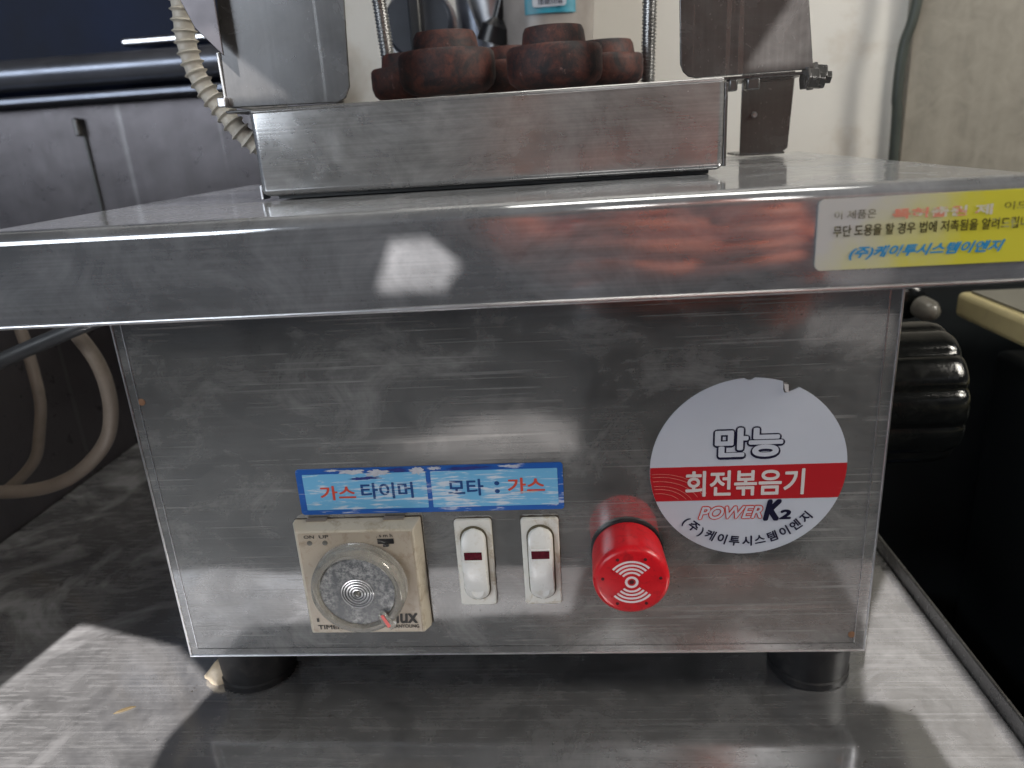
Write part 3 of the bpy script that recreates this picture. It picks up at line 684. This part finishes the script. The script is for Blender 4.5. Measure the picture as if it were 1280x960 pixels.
for k, (fx, fz, fw_, fh) in enumerate(((.0885, .0912, .011, .0018), (.0985, .0905, .009, .0026), (.1075, .0915, .007, .0015), (.1155, .0908, .006, .0030), (.1225, .0917, .005, .0012), (.1360, .0914, .016, .0012), (.1530, .0918, .008, .0009), (.0800, .0919, .005, .0009), (.0930, .0880, .012, .0012), (.1600, .0800, .009, .0007))):
    P = []
    for j in range(40):
        a = 2 * math.pi * j / 40; rr = 1 + .9 * mnoise(Vector((4.5 * math.cos(a), 4.5 * math.sin(a), k * 3.7)))
        P.append((fx + fw_ * .5 * rr * math.cos(a), min(.0926, fz + fh * .5 * rr * math.sin(a))))
    bm = bmesh.new(); poly_prism(bm, P, -.00068, -.00062)
    finish('worn_flake', bm, M['vinyl'] if k % 3 != 2 else M['oldink'], sg, smooth=False)

# ---- round sticker
CX, CZ, CR = .2470, .0872, .0380
def chip(r_, a):      # torn notch near the top right
    return r_
pts = []
for k in range(180):
    a = 2 * math.pi * k / 180; r_ = CR; dg_ = math.degrees(a)
    if 62 < dg_ < 72: r_ = CR - .0032 * math.sin((dg_ - 62) / 10 * math.pi) - (.0012 if 66 < dg_ < 71 else 0)
    if 88 < dg_ < 93: r_ = CR - .0008
    pts.append((CX + r_ * math.cos(a), CZ + r_ * math.sin(a)))
bm = bmesh.new(); poly_prism(bm, pts, -.0004, -.0001); st = finish('round_sticker', bm, M['sticker'], RX, smooth=False)
z0, z1 = .0740, .0889
bp = []
for k in range(13):
    z = z0 + (z1 - z0) * k / 12; bp.append((CX + math.sqrt(CR ** 2 - (z - CZ) ** 2) - .00005, z))
for k in range(12, -1, -1):
    z = z0 + (z1 - z0) * k / 12; bp.append((CX - math.sqrt(CR ** 2 - (z - CZ) ** 2) + .00005, z))
bm = bmesh.new(); poly_prism(bm, bp, -.0005, -.00041); finish('red_band', bm, M['bandred'], st, smooth=False)
bm = bmesh.new()
for k, r in enumerate((.0085, .0104, .0118, .0139, .0158, .0171)):
    P = []
    for j in range(40):
        a = R(28 + j * 2.4); q_ = Vector((.2125 + r * math.cos(a) * 1.25, -.00054, .0690 + r * math.sin(a)))
        if .0745 < q_.z < .0884 and (q_.x - CX) ** 2 + (q_.z - CZ) ** 2 < (CR - .0006) ** 2: P.append(q_)
    if len(P) > 3: tube(bm, P, .00007, 4, 0)
finish('scratch_marks', bm, plain('scratch_pink', (.62, .30, .24), .4), st)
lettering('big_letters_outline', '만능', .2339, .2602, .0920, .1052, -.00055, M['navy'], st, .085, .0, ref=.045)
lettering('big_letters', '만능', .2339, .2602, .0925, .1052, -.00065, M['sticker'], st, .038, .0, ref=.045)
lettering('band_letters', '회전볶음기', .2232, .2690, .0760, .0868, -.0006, M['stickerwhite'], st, .022)
lettering('power_outline', 'POWER', .2284, .2536, .0655, .0712, -.00055, M['redink'], st, .078, .30, ref=.03)
lettering('power_letters', 'POWER', .2284, .2536, .0655, .0712, -.00065, M['sticker'], st, .022, .30, ref=.03)
lettering('k_letter', 'K', .2545, .2605, .0650, .0730, -.0006, M['navy'], st, .07, .25)
lettering('two_letter', '2', .2606, .2645, .0650, .0688, -.0006, M['navy'], st, .05, .1)
s = '(주)케이투시스템이엔지'
wts = [.55, 1, .55] + [1] * 9; tot = sum(wts); a0, a1 = 221, 322; acc = 0
bmA = bmesh.new()
for ch, wt in zip(s, wts):
    a = a0 + (a1 - a0) * (acc + wt / 2) / tot; acc += wt
    me = thick(text_mesh(ch), .028)
    xs = [v.co.x for v in me.vertices]; ys = [v.co.y for v in me.vertices]
    mx, my = (min(xs) + max(xs)) / 2, .35; sc = .0049
    th = R(a + 90); px, pz = CX + .0322 * math.cos(R(a)), CZ + .0322 * math.sin(R(a))
    vs = []
    for v in me.vertices:
        X, Z = (v.co.x - mx) * sc, (v.co.y - my) * sc; K = v.co.z
        vs.append(bmA.verts.new((px + X * math.cos(th) - Z * math.sin(th), -.0006 - K * 2e-6, pz + X * math.sin(th) + Z * math.cos(th))))
    for p in me.polygons:
        try: bmA.faces.new([vs[i] for i in p.vertices])
        except ValueError: pass
finish('company_arc_letters', bmA, M['navy'], st, smooth=False)
bm = bmesh.new()     # curled torn corner
poly_prism(bm, [(.2590, .1225), (.2606, .1222), (.2608, .1190), (.2596, .1196)], -.0011, -.0007); finish('torn_corner', bm, M['stickerwhite'], st)

# ---- yellow label on the lip
bm = bmesh.new(); poly_prism(bm, rrect(.2572, .3240, .1708, .1928, .0020), -.0313, -.0306); yl = finish('warning_label', bm, M['yellow'], RX, smooth=False)
Y = -.0315
lettering('label_line', '이 제품은', .2620, .2745, .1865, .1892, Y, M['ink_grey'], yl, .0)
lettering('label_line', '특허출원 제', .2795, .3085, .1858, .1888, Y, M['ink_faded_red'], yl, .03)
lettering('label_line', '이므로', .3120, .3228, .1868, .1892, Y, M['ink_dark'], yl, .0)
lettering('label_line', '무단 도용을 할 경우 법에 저촉됨을 알려드립니다.', .2620, .3232, .1812, .1846, Y, M['ink_dark'], yl, .02)
lettering('company_line', '(주)케이투시스템이엔지', .2675, .3136, .1738, .1778, Y, M['ink_sky'], yl, .035, .35)

# ------------------------------------------------------------------ residue at the foot
bm = bmesh.new(); lathe(bm, (.0030, .0165, -.0249), (0, 0, 1), [(0, .0068), (.002, .0066), (.006, .0045), (.0085, .002), (.009, 0)], 22, lambda t, h: 1 + .35 * mnoise(Vector((2 * math.cos(t), 2 * math.sin(t), h * 200))))
tag(finish('grease_lump', bm, M['grease']), 'small cream coloured lump stuck against the front left rubber foot', 'grease lump')
for (x, y, a, l, w_) in ((-.034, -.006, .5, .010, .0022), (.322, .062, .3, .0028, .0011), (.315, .118, .2, .002, .001)):
    bm = bmesh.new(); P = []
    for k in range(14):
        t = 2 * math.pi * k / 14; rr = 1 + .4 * mnoise(Vector((3 * math.cos(t), 3 * math.sin(t), x * 90)))
        X, Yq = l * .5 * rr * math.cos(t), w_ * .5 * rr * math.sin(t)
        P.append((x + X * math.cos(a) - Yq * math.sin(a), y + X * math.sin(a) + Yq * math.cos(a)))
    lo = [bm.verts.new((p[0], p[1], -.0249)) for p in P]; hi = [bm.verts.new((x + (p[0] - x) * .7, y + (p[1] - y) * .7, -.0244)) for p in P]
    bm.faces.new(hi)
    for k in range(14): bm.faces.new((lo[k], lo[(k + 1) % 14], hi[(k + 1) % 14], hi[k]))
    o = finish('food_crumb', bm, plain('brown_crumb', (.09, .065, .03), .7))
    tag(o, {0: 'long brown crumb on the bright patch of table, front left', 1: 'dark brown crumb on the table right of the housing', 2: 'tiny brown crumb on the table beyond the right foot'}[(0 if x < 0 else (1 if y < .1 else 2))], 'crumb', 'crumbs on the table top')

# ------------------------------------------------------------------ unseen sheet added overhead, holes cut to shape the light patches
ZA = 1.35
def up_to(p):
    p = Vector(p); t = (ZA - p.z) / (SPOTPOS.z - p.z); q = p + (SPOTPOS - p) * t; return (q.x, q.y)
holes = [
    [(-.098, .062, -.025), (-.030, .041, -.025), (.004, .012, -.025), (-.004, -.022, -.025), (.000, -.052, -.025), (.175, -.060, -.025), (.185, -.13, -.025), (-.16, -.13, -.025), (-.112, -.015, -.025)],
    [(.1225, -.03, .1905), (.1345, -.03, .1910), (.1480, -.03, .1795), (.1385, -.03, .1672), (.1115, -.03, .1672), (.1165, -.03, .1770)],
    [(-.5, -2.1, -.85), (-.21, -2.35, -.85), (.03, -2.42, -.85), (.24, -2.40, -.85), (.45, -2.05, -.85)],
    [(.0270, .078, .236), (.0270, .078, .262), (.034, .078, .264), (.066, .078, .236)],
    [(.258, .098, .2355), (.295, .098, .2355), (.288, .098, .278)],
    [(1.1, -3.80, -.85), (1.95, -3.85, -.85), (1.62, -3.13, -.85), (1.09, -3.21, -.85)],
    [(.300, -.004, -.025), (.312, .03, -.025), (.330, .065, -.025), (.352, .10, -.025), (.352, -.13, -.025), (.322, -.13, -.025), (.3185, -.012, -.025)],
]
def gobo():
    cu = bpy.data.curves.new('gobo', 'CURVE'); cu.dimensions = '2D'; cu.fill_mode = 'BOTH'; cu.extrude = .002
    loops = [[(-2.2, -3.2), (2.2, -3.2), (2.2, 1.8), (-2.2, 1.8)]] + [[up_to(p) for p in h] for h in holes]
    for lp_ in loops:
        sp = cu.splines.new('POLY'); sp.points.add(len(lp_) - 1); sp.use_cyclic_u = True
        for k, (x, y) in enumerate(lp_): sp.points[k].co = (x, y, 0, 1)
    o = bpy.data.objects.new('t', cu); C.objects.link(o); dg = bpy.context.evaluated_depsgraph_get(); dg.update()
    me = bpy.data.meshes.new_from_object(o.evaluated_get(dg)); bpy.data.objects.remove(o)
    me.materials.clear(); me.materials.append(M['gobo']); me.name = 'gobo'
    a = bpy.data.objects.new('gobo', me); C.objects.link(a); a.location = (0, 0, ZA)
    tag(a, 'unseen grey sheet added overhead, holes cut to shape the light patches', 'gobo')
gobo()

# ------------------------------------------------------------------ the photographer, seen only as a blurred reflection in the steel
def skin(name, chains, mat, parent, sub=2):
    """chains: lists of (point, radius); grown with a Skin modifier, the first vertex of each chain is its root"""
    V = []; E = []; RR = []; roots = []
    for ch in chains:
        link = ch[0] if isinstance(ch[0], int) else None
        pts = ch[1:] if link is not None else ch
        prev = link
        for (p, r) in pts:
            V.append(p); RR.append(r); k = len(V) - 1
            if prev is None: roots.append(k)
            else: E.append((prev, k))
            prev = k
    me = bpy.data.meshes.new(name); me.from_pydata(V, E, []); o = bpy.data.objects.new(name, me); C.objects.link(o)
    md = o.modifiers.new('skin', 'SKIN'); md.use_smooth_shade = True
    if not me.skin_vertices: me.attributes
    for k, sv in enumerate(me.skin_vertices[0].data):
        r = RR[k]; sv.radius = r if isinstance(r, tuple) else (r, r); sv.use_root = k in roots
    md = o.modifiers.new('u', 'SUBSURF'); md.levels = sub; md.render_levels = sub
    me.materials.append(mat)
    attach(o, parent); return o

pe = thing('person', 'person in brown jacket with added red reflector sheet, facing the roaster, both hands raised in front', 'person', (.36, -.80, -.85))
X, Y0 = .36, -.80
body = [
  [((X, Y0, .03), (.15, .10)), ((X, Y0 + .01, .17), (.135, .10)), ((X, Y0 + .03, .33), (.165, .115)), ((X, Y0 + .05, .47), (.18, .11)), ((X, Y0 + .06, .55), (.10, .08)), ((X, Y0 + .08, .61), .055), ((X, Y0 + .10, .68), (.068, .08)), ((X, Y0 + .11, .76), (.074, .092)), ((X, Y0 + .11, .82), (.05, .06))],
  [3, ((X - .19, Y0 + .06, .46), .058), ((X - .25, Y0 + .13, .30), .046), ((X - .26, Y0 + .22, .18), .042), ((X - .22, Y0 + .33, .125), .032), ((X - .195, Y0 + .39, .115), (.026, .02))],
  [3, ((X + .19, Y0 + .06, .46), .058), ((X + .22, Y0 + .13, .28), .046), ((X + .20, Y0 + .22, .14), .042), ((X + .07, Y0 + .32, .105), .032), ((X + .012, Y0 + .37, .100), (.026, .02))],
  [0, ((X - .09, Y0, -.02), .088), ((X - .10, Y0 + .03, -.40), .06), ((X - .10, Y0 - .01, -.76), .042), ((X - .10, Y0 + .02, -.815), .038), ((X - .10, Y0 + .13, -.825), .03)],
  [0, ((X + .09, Y0, -.02), .088), ((X + .10, Y0 + .03, -.40), .06), ((X + .10, Y0 - .01, -.76), .042), ((X + .10, Y0 + .02, -.815), .038), ((X + .10, Y0 + .13, -.825), .03)],
]
skin('body', body, M['skin'], pe)
jk = [[((X, Y0 + .0, .0), (.17, .13)), ((X, Y0 + .01, .17), (.158, .122)), ((X, Y0 + .03, .33), (.185, .135)), ((X, Y0 + .05, .47), (.195, .13)), ((X, Y0 + .058, .55), (.11, .09))],
  [3, ((X - .20, Y0 + .06, .46), .074), ((X - .255, Y0 + .13, .30), .062), ((X - .262, Y0 + .22, .18), .058), ((X - .225, Y0 + .31, .13), .048)],
  [3, ((X + .20, Y0 + .06, .46), .074), ((X + .225, Y0 + .13, .28), .062), ((X + .205, Y0 + .22, .14), .058), ((X + .085, Y0 + .30, .11), .048)]]
skin('jacket', jk, M['jacket'], pe)
tr = [[((X, Y0, .04), (.155, .11)), ((X, Y0, -.02), (.15, .11))], [1, ((X - .095, Y0, -.12), .098), ((X - .10, Y0 + .03, -.40), .072), ((X - .10, Y0 - .01, -.77), .056)], [1, ((X + .095, Y0, -.12), .098), ((X + .10, Y0 + .03, -.40), .072), ((X + .10, Y0 - .01, -.77), .056)]]
skin('trousers', tr, M['cable'], pe)
bm = bmesh.new(); rows = []
for k in range(25):
    z = .01 + k * .0098; hw = .20 if z < .08 else .20 - (z - .08) * .42; row = []
    for j in range(17):
        u = -1 + j / 8; row.append(bm.verts.new((X + u * hw, Y0 + .172 - .085 * u * u + .006 * math.sin(7 * u + z * 6), z)))
    rows.append(row)
for p_, q_ in zip(rows[:-2], rows[1:]):
    for j in range(16): bm.faces.new((p_[j], p_[j + 1], q_[j + 1], q_[j]))
bmesh.ops.delete(bm, geom=rows[-1], context='VERTS')
finish('red_reflector', bm, M['red_reflector'], pe, solid=.002)  # sheet added for the red it reflects into the tray lip
for sx in (-.10, .10):
    bm = bmesh.new(); tube(bm, [(X + sx, Y0 - .05, -.815), (X + sx, Y0 + .02, -.805), (X + sx, Y0 + .10, -.812), (X + sx, Y0 + .17, -.82)], .042, 16); finish('shoe', bm, M['black_rubber'], pe)
bm = bmesh.new(); bmesh.ops.create_uvsphere(bm, u_segments=28, v_segments=20, radius=1)
for v in bm.verts: v.co = Vector((v.co.x * .086, v.co.y * .10, v.co.z * .10)) + Vector((X, Y0 + .093, .785))
bmesh.ops.delete(bm, geom=[v for v in bm.verts if v.co.y > Y0 + .155 and v.co.z < .80], context='VERTS')
finish('hair', bm, M['hair'], pe)
for ex in (-.03, .03):
    bm = bmesh.new(); lathe(bm, (X + ex, Y0 + .196, .745), (0, 1, 0), [(0, .010), (.006, .007), (.009, 0)], 16)
    finish('eye', bm, M['hair'], pe)
bm = bmesh.new(); lathe(bm, (X, Y0 + .19, .75), (0, .35, -1), [(0, .004), (.02, .010), (.035, .014), (.042, 0)], 14); finish('nose', bm, M['skin'], pe)
bm = bmesh.new(); tube(bm, [(X - .024, Y0 + .185, .688), (X, Y0 + .196, .685), (X + .024, Y0 + .185, .688)], .005, 8); finish('mouth', bm, M['jacket'], pe)
def hand(bx, by, bz, sgn):
    """palm, four curled fingers of unequal length and a thumb, all on one skinned mesh"""
    ch = [[((bx, by, bz), (.026, .018)), ((bx + sgn * .012, by + .035, bz + .012), (.036, .015)), ((bx + sgn * .024, by + .068, bz + .026), (.040, .013))]]
    for k, ln in enumerate((.066, .076, .071, .056)):
        o = (k - 1.5) * .019
        a = Vector((bx + sgn * .022, by + .062, bz + .024)) + Vector((0, -.25 * o, o))
        pts = [a, a + Vector((sgn * .012, .30 * ln, .04 * ln)), a + Vector((sgn * (.012 + .42 * ln), .50 * ln, .02 * ln)), a + Vector((sgn * (.012 + .85 * ln), .36 * ln, -.04 * ln)), a + Vector((sgn * (.012 + 1.05 * ln), .14 * ln, -.06 * ln))]
        ch.append([(tuple(q), r) for q, r in zip(pts, (.0095, .0095, .009, .0083, .0070))])
    a = Vector((bx + sgn * .008, by + .018, bz + .026))
    ch.append([(tuple(a), .012), (tuple(a + Vector((sgn * .014, .020, .030))), .0115), (tuple(a + Vector((sgn * .036, .026, .046))), .010), (tuple(a + Vector((sgn * .056, .020, .050))), .008)])
    return skin('hand', ch, M['skin'], pe)
hand(X - .195, Y0 + .38, .112, 1)
hand(X + .015, Y0 + .36, .100, -1)
